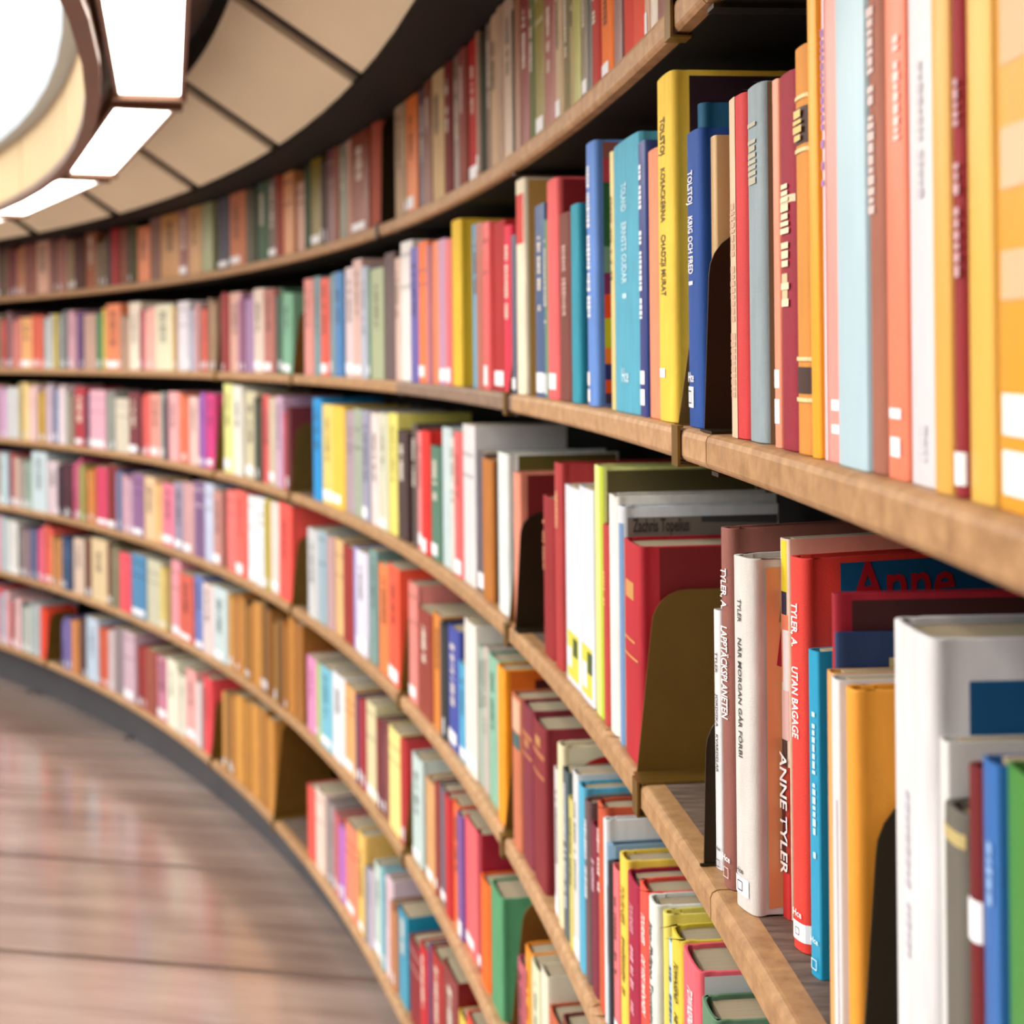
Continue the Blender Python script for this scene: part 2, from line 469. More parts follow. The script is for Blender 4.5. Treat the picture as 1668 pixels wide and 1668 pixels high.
def flat_text(root, s, w, bul, zc, size, m, off=0.0, name='shelf_mark'):
    """short text across the spine, read upright"""
    me = text_mesh(s).copy(); me.materials.clear(); me.materials.append(m)
    o = bpy.data.objects.new(name, me); col.objects.link(o); o.parent = root
    L = size * w; h = L * .42
    o.matrix_local = Matrix(((L, 0, 0, off * w - L / 2), (0, 0, -1, -bul - .0006), (0, h, 0, zc), (0, 0, 0, 1)))
    return o
def cover_panel(root, name, w, pts, D, H, m, lift=.0003):
    """flat shape on the right hand cover; pts in shares of depth and height"""
    v = [(w / 2 + lift, y * D, z * H) for y, z in pts]
    return link(name, mesh(name, v, [tuple(range(len(v)))]), m, root)
def cover_text(root, s, w, y0, y1, z0, cap, m, lift=.0008):
    me = text_mesh(s).copy(); me.materials.clear(); me.materials.append(m)
    o = bpy.data.objects.new('cover_title', me); col.objects.link(o); o.parent = root
    o.matrix_local = Matrix(((0, 0, 1, w / 2 + lift), (y1 - y0, 0, 0, y0), (0, cap, 0, z0), (0, 0, 0, 1)))
    return o
def box_mark(root, w, bul, zc, s, m, off=0.0):
    """small printed square outline of the shelf mark"""
    h = s * w / 2; t = h * .2; v = []; f = []; y = -bul - .0009; cx = off * w
    for (a, b, c, d) in ((-h, h, h - t, h), (-h, h, -h, -h + t), (-h, -h + t, -h + t, h - t), (h - t, h, -h + t, h - t)):
        q = len(v); v += [(cx + a, y, zc + c), (cx + b, y, zc + c), (cx + b, y, zc + d), (cx + a, y, zc + d)]; f.append((q, q + 1, q + 2, q + 3))
    return link('shelf_mark_square', mesh('shelf_mark_square', v, f), m, root)
def dashes(root, w, bul, zt, zb, cap, m, rnd, off=0.0, name='spine_title'):
    """lettering too blurred to read: a run of small upright strokes"""
    v, f = [], []; z = zt; y = -bul - .0005
    while z > zb:
        l = rnd.uniform(.0018, .0042)
        if rnd.random() < .16: z -= l * 1.6; continue
        h = cap * w * rnd.uniform(.7, 1.0) / 2; c = off * w; q = len(v)
        v += [(c - h, y, z - l), (c + h, y, z - l), (c + h, y, z), (c - h, y, z)]; f.append((q, q + 1, q + 2, q + 3))
        z -= l + .0011
    if len(f) > 3: return link(name, mesh(name, v, f), m, root)
def make_book(p, th, w, D, H, rgb, hard, fine, lean=0.0, cover_rgb=None):
    root = empty('book', p, th - math.pi / 2, lean)
    if lean: root.location.z += w / 2 * abs(math.sin(lean))
    v, f, t, bul = cover_mesh(w, D, H, hard, fine)
    me = mesh('cover', v, f); fix_normals(me)
    me.polygons.foreach_set('use_smooth', [True] * len(me.polygons)); me.set_sharp_from_angle(angle=0.75)
    o = link('cover', me, book_mat(rgb, hard), root)
    if fine and hard:
        md = o.modifiers.new('soft edges', 'BEVEL'); md.width = min(.0009, t * .35); md.segments = 2; md.limit_method = 'ANGLE'; md.angle_limit = 0.9
    e = .0032 if hard else .0003
    v, f = box_v(-w / 2 + t + .0002, w / 2 - t - .0002, .0068, D - (.004 if hard else .0002), e, H - e)
    link('page_block', mesh('page_block', v, f), pages_mat(), root)
    return root, bul

# every spine as seen: left and right pixel column, pixel row of its top (0 = usual height), colour; then options
ROWS = {
1: """
0 11 0 110 90 70|12 26 0 120 60 60|26 42 0 190 130 100|42 57 0 150 95 85|58 80 0 205 165 145|80 93 0 150 100 90|93 108 0 160 110 100|108 121 0 140 120 90
121 138 0 85 35 20|138 156 0 140 85 60|156 174 0 125 100 75|174 181 0 80 50 60|181 196 0 170 35 35|196 211 0 150 90 65|211 222 0 75 70 35|223 242 0 220 130 85
242 259 0 130 100 90|259 290 0 185 135 80|290 307 0 150 110 110|307 327 0 190 145 95|327 345 0 150 155 115|352 373 0 80 80 90|373 398 0 185 120 90|400 409 292 95 85 75
409 419 288 85 85 60|419 435 280 70 95 75|435 450 272 110 105 95|450 460 277 150 60 45|460 476 285 200 140 95|480 496 300 185 140 120|497 505 262 45 65 40
505 522 228 118 102 12|522 532 240 70 50 45|532 545 225 105 60 65|545 551 228 125 75 55|551 562 200 120 125 105|562 572 208 175 140 125|572 600 205 125 60 40 D=.2|601 617 178 150 70 50 L=.03
641 657 143 165 140 115|657 661 150 150 125 95|661 678 165 215 120 60|681 692 150 90 70 85|692 703 138 120 70 50|705 724 80 185 160 120|725 737 85 100 25 20|737 747 70 120 100 90
747 759 62 125 65 55|760 775 38 165 35 30|776 782 45 160 120 100|782 787 55 50 50 25|787 798 25 130 110 95|798 810 5 185 160 130|810 820 15 165 140 120|820 835 -5 190 170 150|835 840 20 40 40 20
840 849 0 150 110 85|849 863 -20 130 60 55|863 872 -20 95 105 65|872 887 -35 135 125 55|889 906 -40 150 85 75|906 918 -50 185 165 135|918 928 -50 120 110 75|928 937 -70 165 150 110
937 948 -70 165 165 90|948 958 -80 120 110 90|958 967 -90 70 65 60|967 980 -90 165 50 40|981 1000 -110 235 115 55|1000 1013 -110 130 95 90|1014 1034 -130 190 60 45|1034 1052 -140 200 75 55
1052 1060 -150 190 150 125|1060 1072 -150 215 205 190|1072 1088 -160 120 60 50""",
2: """
0 11 0 190 80 75|11 20 0 140 100 105|20 33 0 240 145 140|33 53 0 240 180 125|53 68 0 245 115 90|70 87 0 205 210 215|88 96 0 235 205 90|97 111 0 160 165 165|111 126 0 225 175 185|126 137 0 120 80 135
137 156 0 200 165 150|156 167 0 70 140 95|167 174 0 225 195 100|174 196 0 250 150 110|196 209 0 240 205 175|209 227 0 245 230 210|227 238 0 195 100 110|238 252 0 245 190 180|253 280 0 240 235 205
280 287 0 240 205 150|287 305 0 230 225 230|305 319 0 190 185 200|319 330 0 250 175 170|330 340 0 250 110 90|341 352 487 165 140 110|360 371 473 160 60 55|371 389 478 225 180 165|389 400 480 175 115 150|400 411 478 190 155 195
411 428 472 225 205 190|428 445 474 180 115 105|448 458 470 70 100 80|459 474 480 125 175 145 L=.05|496 510 456 225 150 140|510 520 452 120 155 160|521 534 455 240 105 90|536 545 448 175 200 205
545 557 445 80 140 195|559 574 438 235 215 215|574 588 425 225 190 180|588 599 436 185 190 205|599 604 440 120 150 130|604 624 440 180 190 155|624 641 415 105 85 85|641 650 422 225 195 180|650 669 397 240 235 230
669 682 405 110 105 180|682 697 397 250 130 80|697 701 400 200 140 150|701 715 396 250 150 105|715 727 392 205 155 185|727 736 392 235 120 125|736 751 362 228 188 62 h|765 778 368 110 165 190|778 789 366 190 110 95
789 799 365 245 110 110|799 817 365 175 28 38 h|821 832 371 225 55 80 L=.03|836 843 385 90 95 120|843 857 297 240 230 205 h|872 887 338 60 95 140|887 894 360 110 140 110|894 911 298 235 105 105 h|913 930 352 120 60 50|931 944 337 50 150 170 h
957 972 238 105 145 215 h|995 1001 250 230 215 150 p|1001 1044 243 90 170 195 h|1044 1056 236 35 60 130 p|1057 1075 250 250 150 115 h|1076 1101 135 242 204 84 h|1104 1112 173 25 95 130 h,sb=.027|1121 1143 222 20 75 150 h|1145 1154 226 205 170 118 p,sb=.017
1193 1220 168 205 65 65 h|1220 1246 150 150 165 170 h|1262 1272 135 250 160 130 p|1273 1300 130 150 38 55 h|1301 1325 86 215 145 70 h|1326 1340 -30 250 175 60 p,L=-.012|1340 1368 -40 255 165 155 p|1368 1417 -60 190 218 228 p
1417 1443 -60 165 105 85 h|1443 1476 -80 255 140 110 p|1479 1525 -90 228 225 228 p|1527 1556 -110 232 178 90 p|1561 1579 -120 150 40 45 h|1579 1620 -140 238 190 95 p|1626 1700 -160 235 165 60 p|1702 1760 -160 190 70 60 h|1762 1840 -160 90 120 150 h""",
3: """
0 9 0 205 165 195|9 29 0 215 215 215|29 45 0 240 215 150|47 60 0 235 205 200|60 75 0 240 190 90|75 87 0 215 195 210|87 96 0 130 150 190|96 108 0 235 225 225|108 118 0 190 170 150|121 138 0 180 60 70|138 146 0 80 50 70|146 171 0 240 185 200
174 186 0 150 155 145|186 209 0 220 210 190|209 227 0 120 50 55|232 242 0 235 110 105|242 259 0 245 170 155|259 267 0 170 165 155|267 273 0 90 70 85|274 290 0 240 180 180|290 302 0 240 125 95|305 322 0 240 200 190|325 335 0 170 110 190
335 349 0 225 80 140|364 379 625 235 232 150|379 394 628 245 240 230|397 414 637 215 205 170|415 423 645 80 85 70|425 437 643 220 100 100|437 450 647 205 190 165|450 461 645 205 170 195|461 470 660 200 80 90 L=.04
508 522 648 20 150 215|522 540 658 248 222 130|540 559 660 240 200 85|560 573 668 185 165 175|573 588 665 165 175 155|588 600 668 165 165 185|602 616 672 235 220 215|616 630 672 225 225 200|630 644 672 245 235 130|645 662 700 70 48 46
669 677 690 90 75 70|677 685 702 235 150 150|685 699 700 220 50 45 h|700 716 725 85 125 105 h|717 732 695 200 215 215|732 741 712 220 215 205|741 753 702 240 110 110|753 772 690 235 232 232|773 786 735 90 85 95|786 802 745 185 115 50 h
812 828 735 228 234 230 h|837 849 768 235 150 125 h|885 903 805 150 30 35 h|905 917 752 178 58 58 h|924 947 788 235 238 245 p|948 970 790 232 236 245 p|971 985 756 228 232 150 h|986 994 852 190 70 65 h|995 1008 803 242 237 227 h|1010 1019 822 220 224 228 h
1021 1048 875 185 42 52 h|1166 1177 992 236 233 233 p,yb=1412,Y=.24|1178 1197 858 150 95 85 h,yb=1440,Y=.24|1198 1240 903 222 217 210 h,yb=1470,Y=.24|1276 1291 876 240 215 190 p,yb=1490,Y=.24|1291 1318 905 235 75 65 h,yb=1538,Y=.24|1321 1338 1057 40 160 200 p,yb=1585,Y=.24
1339 1346 965 165 35 50 h,sb=.017|1347 1351 1030 40 60 100 h,sb=.016|1352 1363 1090 235 175 110 p|1364 1377 1100 236 232 234 p|1379 1395 1115 242 165 70 h|1461 1528 1005 230 227 227 h,D=.17|1531 1546 1200 230 230 226 p|1548 1586 1300 110 105 95 h|1590 1612 1240 112 26 28 h|1613 1640 1230 50 110 180 p|1642 1700 1240 70 140 60 p""",
4: """
0 13 0 200 215 225|15 23 0 180 70 70|23 38 0 220 190 175|38 50 0 160 180 165|50 73 0 210 225 228|75 93 0 225 205 210|93 105 0 70 35 50|105 116 0 80 40 48|118 131 0 190 90 120|131 138 0 150 160 90|138 152 0 225 150 80|155 174 0 215 80 110|174 189 0 130 50 50
189 199 0 140 150 195|199 214 0 215 180 195|214 232 0 150 110 150|234 251 0 240 205 165|251 262 0 240 190 130|262 282 0 230 130 150|282 297 0 160 150 170|297 315 0 205 160 160|315 332 0 130 100 140|332 347 0 200 205 225|347 360 0 205 150 140
368 384 797 245 125 120|384 400 797 245 110 100|402 417 806 240 238 238|417 432 808 236 234 236|432 438 812 200 190 80|438 453 815 235 215 205|454 474 818 245 95 85 L=.03
502 518 858 205 205 205|518 531 862 160 185 195|532 543 872 200 165 165|543 557 876 225 185 130|557 575 885 150 45 40|575 580 890 150 150 205|580 598 893 225 220 232|600 612 892 125 160 155|614 633 915 255 140 85|633 651 917 250 100 75 L=.02
664 678 945 225 140 130|680 702 985 150 60 50|702 716 995 225 140 65|718 726 1010 55 60 60|727 745 1015 70 80 160|745 757 1075 75 175 215|757 775 1005 240 238 228|775 784 1050 165 180 165|784 791 1050 200 185 175|792 808 1062 140 185 160|812 824 1080 255 160 40 h
838 851 1125 200 118 86 h|852 869 1140 128 45 60 h|870 890 1165 132 40 46 h|903 911 1247 226 221 216 p|911 919 1207 235 222 182 h|920 929 1248 75 95 100 p|930 937 1295 215 205 120 p|937 945 1252 226 226 226 p|946 956 1272 95 175 205 h|956 964 1298 110 85 85 h
964 975 1335 125 40 60 h|976 988 1300 200 90 60 h|988 993 1330 228 228 228 h|993 998 1371 150 175 200 p|998 1003 1400 52 52 56 p|1003 1012 1405 235 120 125 p|1013 1025 1385 242 208 92 h|1025 1045 1415 165 35 65 h|1046 1061 1430 236 90 75 h|1062 1075 1455 228 228 220 h|1085 1092 1480 228 212 108 h
1092 1099 1527 200 226 240 p|1100 1117 1505 226 202 82 h|1118 1145 1537 236 106 116 h|1147 1171 1620 100 135 105 h""",
5: """
0 15 0 205 210 215|15 28 0 225 220 215|30 48 0 150 130 130|50 60 0 90 110 150|60 70 0 230 110 140|70 83 0 240 110 95|83 101 0 215 150 90|101 116 0 60 80 110|118 136 0 215 190 170|138 149 0 130 80 60|149 174 0 225 200 160|174 181 0 130 60 50|181 194 0 130 125 95
194 211 0 230 90 100|214 237 0 85 140 180|239 262 0 200 195 170|262 272 0 215 195 120|277 292 0 235 160 170|292 315 0 215 105 90|317 330 0 110 130 190|330 347 0 225 205 200|347 368 0 200 215 215
372 379 965 206 152 88|380 389 968 176 122 62|390 400 966 200 142 76|401 411 975 170 116 56|412 424 978 194 136 70|425 433 976 166 112 54|434 441 982 188 130 66|448 457 1000 190 132 66|458 468 1004 162 106 46|469 479 1003 184 124 58|480 492 1012 160 104 46
498 512 1065 230 150 195|514 523 1072 175 190 125|523 541 1080 125 195 215|541 561 1090 230 228 228|561 578 1110 235 175 115|579 584 1130 110 75 110|584 594 1133 165 50 60|596 611 1137 225 215 170|612 622 1170 135 60 60|622 632 1175 128 66 70
634 653 1178 240 220 145|653 660 1188 200 60 60 L=.02|669 686 1222 195 210 205|692 707 1262 210 160 110|707 712 1270 170 70 60|712 724 1275 105 95 105|724 734 1290 190 45 50|734 744 1300 240 115 70|744 753 1320 120 80 150|753 772 1325 240 105 110
773 780 1350 165 30 55|781 795 1422 250 110 50 h|797 816 1432 85 150 105 h|845 857 1555 185 95 105 h|858 868 1535 245 150 60 h|869 882 1558 222 226 192 p|884 895 1570 235 228 205 p|897 915 1635 195 100 70 h|918 936 1650 120 60 50 h""",
6: """
0 6 0 150 190 215|6 15 0 235 190 195|15 24 0 190 80 85|24 33 0 240 200 195|33 48 0 185 190 180|48 63 0 190 195 190|66 75 0 240 80 60|101 116 0 120 105 160|117 131 0 215 145 85|131 140 0 90 60 60|141 159 0 190 205 220|161 175 0 240 110 80|175 184 0 205 190 190
184 201 0 140 125 130|201 219 0 200 170 180|224 237 0 170 55 55|237 254 0 150 80 65|254 271 0 200 130 150|272 287 0 250 240 215|287 301 0 246 236 214|302 317 0 245 170 165|317 330 0 240 215 210|330 343 0 225 80 85
364 373 1125 214 158 86|374 384 1130 182 128 62|385 396 1129 206 148 76|397 408 1140 174 120 56|409 421 1143 198 140 70|422 433 1150 168 114 52|434 446 1165 190 132 64
498 513 1275 225 90 80|514 528 1280 230 205 190|531 542 1297 165 150 150|543 551 1312 215 120 125|551 561 1330 190 120 190|563 582 1333 250 140 110|583 594 1350 235 190 110|595 606 1405 225 220 228|606 619 1400 195 205 195|620 627 1410 140 195 205
628 637 1420 230 205 200|637 645 1465 205 140 100|647 661 1473 45 150 180|665 685 1520 130 35 40|686 698 1530 190 45 50|700 704 1535 110 70 110|705 724 1540 165 50 45|725 747 1560 128 22 32|749 760 1643 230 195 80|761 776 1645 220 80 65"""}

def colour_name(rgb):
    r, g, b = [v / 255 for v in rgb]
    h, s, v = colorsys.rgb_to_hsv(r, g, b); h *= 360
    if s < 0.07: return 'white' if v > .85 else 'pale grey' if v > .7 else 'grey' if v > .4 else 'black'
    if s < 0.16:
        base = 'cream' if 20 < h < 75 else 'pale blue' if 170 < h < 260 else 'pale green' if 75 <= h <= 170 else 'pale pink'
        if v < .5: return 'dark grey'
        if v < .78: return {'cream': 'grey beige', 'pale blue': 'blue grey', 'pale green': 'grey green', 'pale pink': 'grey pink'}[base]
        return base
    if h < 12 or h >= 345:
        if v < .35: return 'dark maroon'
        if v < .6: return 'maroon' if s > .55 else 'dusky brown'
        if s > .72: return 'red'
        if s > .5: return 'coral red'
        return 'salmon pink' if s > .28 else 'light pink'
    if h < 32:
        if v < .4: return 'dark brown'
        if v < .66: return 'brown' if s > .35 else 'grey brown'
        if v < .85: return 'tan brown' if s > .35 else 'beige'
        return 'orange' if s > .62 else 'peach' if s > .33 else 'pale peach'
    if h < 68:
        if v < .45: return 'dark olive'
        if v < .75: return 'olive' if s > .35 else 'khaki'
        return 'golden yellow' if s > .55 else 'pale yellow' if s > .24 else 'cream'
    if h < 165: return ('dark green' if v < .5 else 'green' if s > .35 else 'sage green')
    if h < 200: return 'teal' if v < .75 else ('cyan' if s > .35 else 'pale cyan')
    if h < 250: return 'navy' if v < .45 else 'blue' if s > .45 else 'light blue'
    if h < 300: return 'purple' if s > .3 else 'lilac'
    return 'magenta pink' if s > .4 else 'mauve'

ROWNAME = {1: 'top row', 2: 'second row', 3: 'third row', 4: 'fourth row', 5: 'fifth row', 6: 'bottom row'}
books = []
for row, txt in ROWS.items():
    for ent in txt.replace('\n', '|').split('|'):
        ent = ent.strip()
        if not ent: continue
        tk = ent.split()
        b = dict(row=row, x0=float(tk[0]), x1=float(tk[1]), top=float(tk[2]), rgb=tuple(int(v) for v in tk[3:6]))
        for q in (tk[6].split(',') if len(tk) > 6 else []):
            if '=' in q: k, v = q.split('='); b[k] = float(v)
            else: b['kind'] = q
        b['key'] = (row, int(b['x0']))
        z = ZS[row]
        if 'yb' in b: b['R'] = (on_plane(b['x0'], b['yb'], z) - Vector((CX, CY, z))).length
        elif 'Y' in b and 'yb' in b: pass
        else: b['R'] = RS + b.get('sb', random.uniform(.009, .016) if b['x0'] < 800 else random.uniform(.0085, .0115))
        Rx = b['R'] if 'yb' in b else RS + .010
        pl = column(b['x0'], Rx, z); pr_ = column(b['x1'], Rx, z)
        b['t1'] = theta_of(pl); b['t0'] = theta_of(pr_)          # t1 is the farther (left) side
        if 'Y' in b:                                             # book turned a little towards the camera
            ya = b['t1'] - math.pi / 2 + b['Y']; e = Vector((math.cos(ya), math.sin(ya), 0))
            y1 = project(pl)[1]; d = ray(b['x1'], y1)
            b['w'] = (d.x * pl.y - pl.x) / (e.x - d.x * e.y); b['pl'] = pl; b['e'] = e; b['yaw'] = ya
        b['wpx'] = b['x1'] - b['x0']
        if b['top'] != 0 or b['x0'] > 830:
            pa = polar(b['R'], b['t1'], z); d = ray(b['x0'], b['top']); b['H'] = EYE + d.z * pa.y - z
        else: b['H'] = random.gauss(.735, .045) * U
        b['H'] = max(.14, min(b['H'], .272 if row == 1 else .285))
        if row == 1: b['H'] = min(b['H'], ZC(1.552) - z)
        hh = U / pl.y * FPX
        b['area'] = b['wpx'] * b['H'] / U * hh
        books.append(b)

# ---- bookends: where they stand (books next to them give way)
ENDS = []
def E(row, xf, ytop, label, kind='brass', depth=0.125, sb=0.006, clip=True, slant=0.10, yb=None, side=1):
    z = ZS[row]
    th = theta_of(column(xf, RS + .010, z)); p = polar(RS + sb, th, z); q = .0014 / RS
    ENDS.append(dict(end=True, row=row, t0=th - q, t1=th + q, p=p, x0=xf, args=(ytop, label, kind, depth, clip, slant, side)))
E(2, 1157, 375, 'dark bookend with rounded corner right of the royal blue book', 'shaded_brass', sb=.006, clip=False, slant=.03)
E(3, 1051, 962, 'large brass bookend against the dark red book, third row', 'brass', sb=.003, depth=.15, slant=.09)
E(3, 1156, 1150, 'dark bookend beside the thin white paperback, third row', 'shaded_brass', sb=.006, clip=False, slant=.02)
E(3, 847, 835, 'dark rounded bookend left of the maroon leather book, third row', 'shaded_brass', sb=.004, clip=False, slant=.05)
E(3, 1400, 1290, 'blurred dark bookend left of the large white hardback', 'shaded_brass', sb=.01, clip=False, slant=.06)
E(3, 834, 850, 'brass bookend beside the coral leather book, third row', 'brass', sb=.006)
E(2, 833, 500, 'brass bookend behind the leaning crimson book, second row', 'brass', sb=.006)
E(1, 1106, -110, 'brass bookend clipped to the top shelf at the upper edge', 'brass', sb=.004)
E(1, 620, 190, 'dark bookend in the gap of the top row', 'shaded_brass', sb=.01, depth=.14, slant=.02)
E(2, 478, 505, 'brass bookend beside the leaning sage green book, second row', 'brass', sb=.008)
E(3, 475, 690, 'brass bookend in the third row gap, left of centre', 'brass', sb=.006)
E(4, 477, 875, 'brass bookend right of the red leaning book, fourth row', 'brass', sb=.006)
E(4, 655, 990, 'brass bookend right of the orange books, fourth row', 'brass', sb=.006)
E(4, 827, 1160, 'brass bookend right of the bright orange hardback, fourth row', 'brass', sb=.006)
E(5, 662, 1250, 'brass bookend in the fifth row right of the pale yellow book', 'brass', sb=.006)
E(5, 834, 1470, 'brass bookend right of the green cloth hardback, fifth row', 'brass', sb=.006)
E(6, 448, 1180, 'brass bookend right of the tan volumes, bottom row', 'brass', sb=.006, depth=.16)
E(6, 345, 1140, 'brass bookend left of the tan volumes, bottom row', 'brass', sb=.006)
E(6, 76, 1000, 'small brass bookend at the far left of the bottom row', 'brass', sb=.006)
E(2, 353, 520, 'brass bookend in the second row gap, left side', 'brass', sb=.006)
E(3, 351, 650, 'brass bookend right of the magenta book, third row', 'brass', sb=.006)
E(2, 1118, 560, 'low brass bookend clipped to the second shelf beside the royal blue book', 'brass', sb=.004, depth=.10)

# no two books share space: trim neighbours where their spans meet
for row in ROWS:
    bs = sorted([b for b in books + ENDS if b['row'] == row], key=lambda b: b['t0'] + b['t1'])
    for b0, b1 in zip(bs, bs[1:]):
        if 'Y' in b0 and 'Y' in b1:
            b1['w'] = min(b1['w'], (b0['pl'] - b1['pl']).dot(b1['e']) - .0004)
        elif 'Y' not in b0 and 'Y' not in b1 and b0['t1'] > b1['t0'] - .00002:
            m = (b0['t1'] + b1['t0']) / 2
            if b0.get('end'): m = b0['t1'] + .00002
            if b1.get('end'): m = b1['t0'] - .00002
            if not b0.get('end'): b0['t1'] = m - .00002
            if not b1.get('end'): b1['t0'] = m + .00002
    for i, b in enumerate(bs):
        b['nr'] = bs[i - 1] if i else None; b['nl'] = bs[i + 1] if i + 1 < len(bs) else None
    bs = [b for b in bs if not b.get('end')]
    for i, b in enumerate(bs):
        b['right'] = bs[i - 1] if i else None
        b['left'] = bs[i + 1] if i + 1 < len(bs) else None

def zone(x):
    return 'far left' if x < 250 else 'left side' if x < 500 else 'left of centre' if x < 700 else 'near the centre' if x < 900 else 'right of centre' if x < 1200 else 'right side'

# ---- what is printed on the books that can be read or told apart
C_ = lambda r, g, b: mat('print %02x%02x%02x' % (r, g, b), (r, g, b), 0.55)
HERO = {}
def hero(row, x0, label, **kw): HERO[(row, x0)] = dict(label=label, **kw)
hero(2, 1076, 'tall yellow cloth book with dark purple cover panel, beside the royal blue book',
     T=[('TOLSTOJ', 192, 252, .30, (96, 78, 30), .0), ('KOSACKERNA', 274, 362, .30, (96, 78, 30), .0), ('CHADZJI MURAT', 382, 482, .30, (96, 78, 30), .0)],
     S=[(600, 615, -.7, .1)], P=[([(.09, .02), (.98, .02), (.98, .983), (.09, .983)], (46, 22, 36))], CT=[('LEO', .60, .80, .925, .017, (120, 92, 96))])
hero(2, 1121, 'royal blue cloth book with white lettering, left of the dark bookend',
     T=[('TOLSTOJ', 278, 332, .36, (236, 236, 240), -.05), ('KRIG OCH FRED', 352, 446, .36, (236, 236, 240), -.05), ('1', 458, 464, .3, (236, 236, 240), -.05)],
     M=('Hce', 622, .4, (236, 236, 240), -.1), S=[(630, 664, -.85, .15, True)])
hero(2, 1001, 'wide turquoise book with pale lettering, in the second row', T=[('TOLAND', 298, 344, .2, (188, 224, 236), .0), ('ERNSTS GUDAR', 362, 462, .2, (188, 224, 236), .0), ('1', 478, 486, .16, (188, 224, 236), .0)],
     M=('Hce', 622, .26, (200, 230, 240), 0))
hero(2, 957, 'periwinkle blue book with white script and a many-coloured cover', Dsh=[(262, 520, .34, (235, 240, 250), -.1)], S=[(606, 628, -.8, -.1), (634, 655, -.8, -.1)],
     P=[([(.05, .93), (.98, .93), (.98, .99), (.05, .99)], (150, 92, 84)), ([(.05, .84), (.98, .80), (.98, .93), (.05, .93)], (190, 70, 84)),
        ([(.05, .60), (.98, .58), (.98, .80), (.05, .84)], (30, 92, 52)), ([(.05, .50), (.98, .52), (.98, .58), (.05, .60)], (110, 150, 130)),
        ([(.05, .42), (.98, .46), (.98, .52), (.05, .50)], (120, 40, 90)), ([(.05, .33), (.98, .36), (.98, .46), (.05, .42)], (224, 80, 40)),
        ([(.05, .22), (.98, .24), (.98, .36), (.05, .33)], (196, 196, 40)), ([(.05, .16), (.98, .15), (.98, .24), (.05, .22)], (236, 130, 50)),
        ([(.05, .10), (.98, .09), (.98, .15), (.05, .16)], (40, 40, 110)), ([(.05, .05), (.98, .05), (.98, .09), (.05, .10)], (220, 84, 40)),
        ([(.05, .01), (.98, .01), (.98, .05), (.05, .05)], (60, 34, 72))])
hero(2, 1044, 'thin navy paperback with white script, beside the turquoise book', Dsh=[(268, 352, .4, (226, 230, 240), -.1), (376, 530, .4, (226, 230, 240), -.1)], S=[(604, 626, -.8, .6), (634, 660, -.8, .6)])
hero(2, 1057, 'salmon pink rounded book left of the tall yellow one')
hero(2, 1104, 'dark teal book standing back between the yellow and royal blue books')
hero(2, 1145, 'tan paperback with small printed labels, standing back behind the royal blue book', CT=[('DRUM', .1, .3, .965, .009, (92, 74, 56)), ('OCKET', .1, .3, .925, .009, (92, 74, 56))])
hero(2, 1193, 'red book with a beige label strip, right of the dark bookend', bands=[(-.8, .1, .0, 1.0, (226, 198, 166))], Dsh=[(330, 640, .3, (196, 160, 134), -.15)])
hero(2, 1220, 'blue grey book with brown side and faded gilt', P=[([(.02, .0), (.99, .0), (.99, .995), (.02, .995)], (138, 112, 86))], Dsh=[(200, 300, .5, (176, 172, 150), 0), (440, 480, .5, (176, 172, 150), 0)])
hero(2, 1262, 'thin peach book with white stickers beside the maroon gilt book', S=[(602, 632, -.9, .9), (650, 690, -.9, .9)])  # separate slab whose peach colour paints the light on the maroon spine's edge
hero(2, 1273, 'maroon leather book with cream gilt lettering', bands=[(-.6, .2, .40, .47, (226, 202, 160)), (-.9, .9, .655, .675, (232, 212, 178))], Dsh=[(300, 500, .55, (232, 212, 178), 0)], S=[])
hero(2, 1301, 'tan leather book with dark title blocks and raised bands', bands=[(-.95, .95, .76, .85, (70, 44, 34)), (-.95, .95, .15, .215, (64, 40, 30)), (-.95, .95, .87, .88, (240, 214, 160)), (-.95, .95, .74, .75, (240, 214, 160)), (-.95, .95, .23, .24, (240, 214, 160)), (-.95, .95, .13, .14, (240, 214, 160))],
     Dsh=[(180, 232, .6, (226, 190, 120), 0), (600, 625, .4, (226, 190, 120), 0)])
hero(2, 1326, 'orange yellow paperback leaning on the tan leather book')
hero(2, 1340, 'salmon pink paperback with a pale stripe and violet lettering', bands=[(-.98, -.35, .0, 1.0, (250, 214, 216))], Dsh=[(20, 300, .16, (170, 120, 190), -.3)], S=[(650, 668, .2, .9), (690, 705, .2, .9)])
hero(2, 1368, 'wide pale sky blue paperback beside the brown book', Dsh=[(660, 690, .5, (232, 240, 246), .1)])
hero(2, 1417, 'brown cloth book with blurred white lettering', Dsh=[(10, 345, .45, (214, 190, 184), -.1)], S=[])
hero(2, 1443, 'coral red paperback with blurred pale lettering', Dsh=[(0, 20, .3, (255, 214, 206), .2), (62, 230, .3, (255, 214, 206), .2), (610, 650, .3, (120, 40, 40), 0)], S=[(665, 682, -.6, .6), (712, 744, -.5, .5)])
hero(2, 1479, 'white paperback with faint grey lettering on the right side', Dsh=[(45, 80, .2, (196, 192, 198), 0), (100, 235, .2, (196, 192, 198), 0), (245, 335, .2, (196, 192, 198), 0), (350, 430, .2, (196, 192, 198), 0), (680, 750, .3, (200, 198, 204), 0)])
hero(2, 1527, 'mustard yellow book left of the narrow maroon spine', Dsh=[(15, 30, .5, (190, 140, 70), 0)])
hero(2, 1561, 'narrow maroon book between two mustard yellow books', Dsh=[(130, 440, .5, (214, 170, 176), .2)], S=[(736, 790, -.6, .9)])
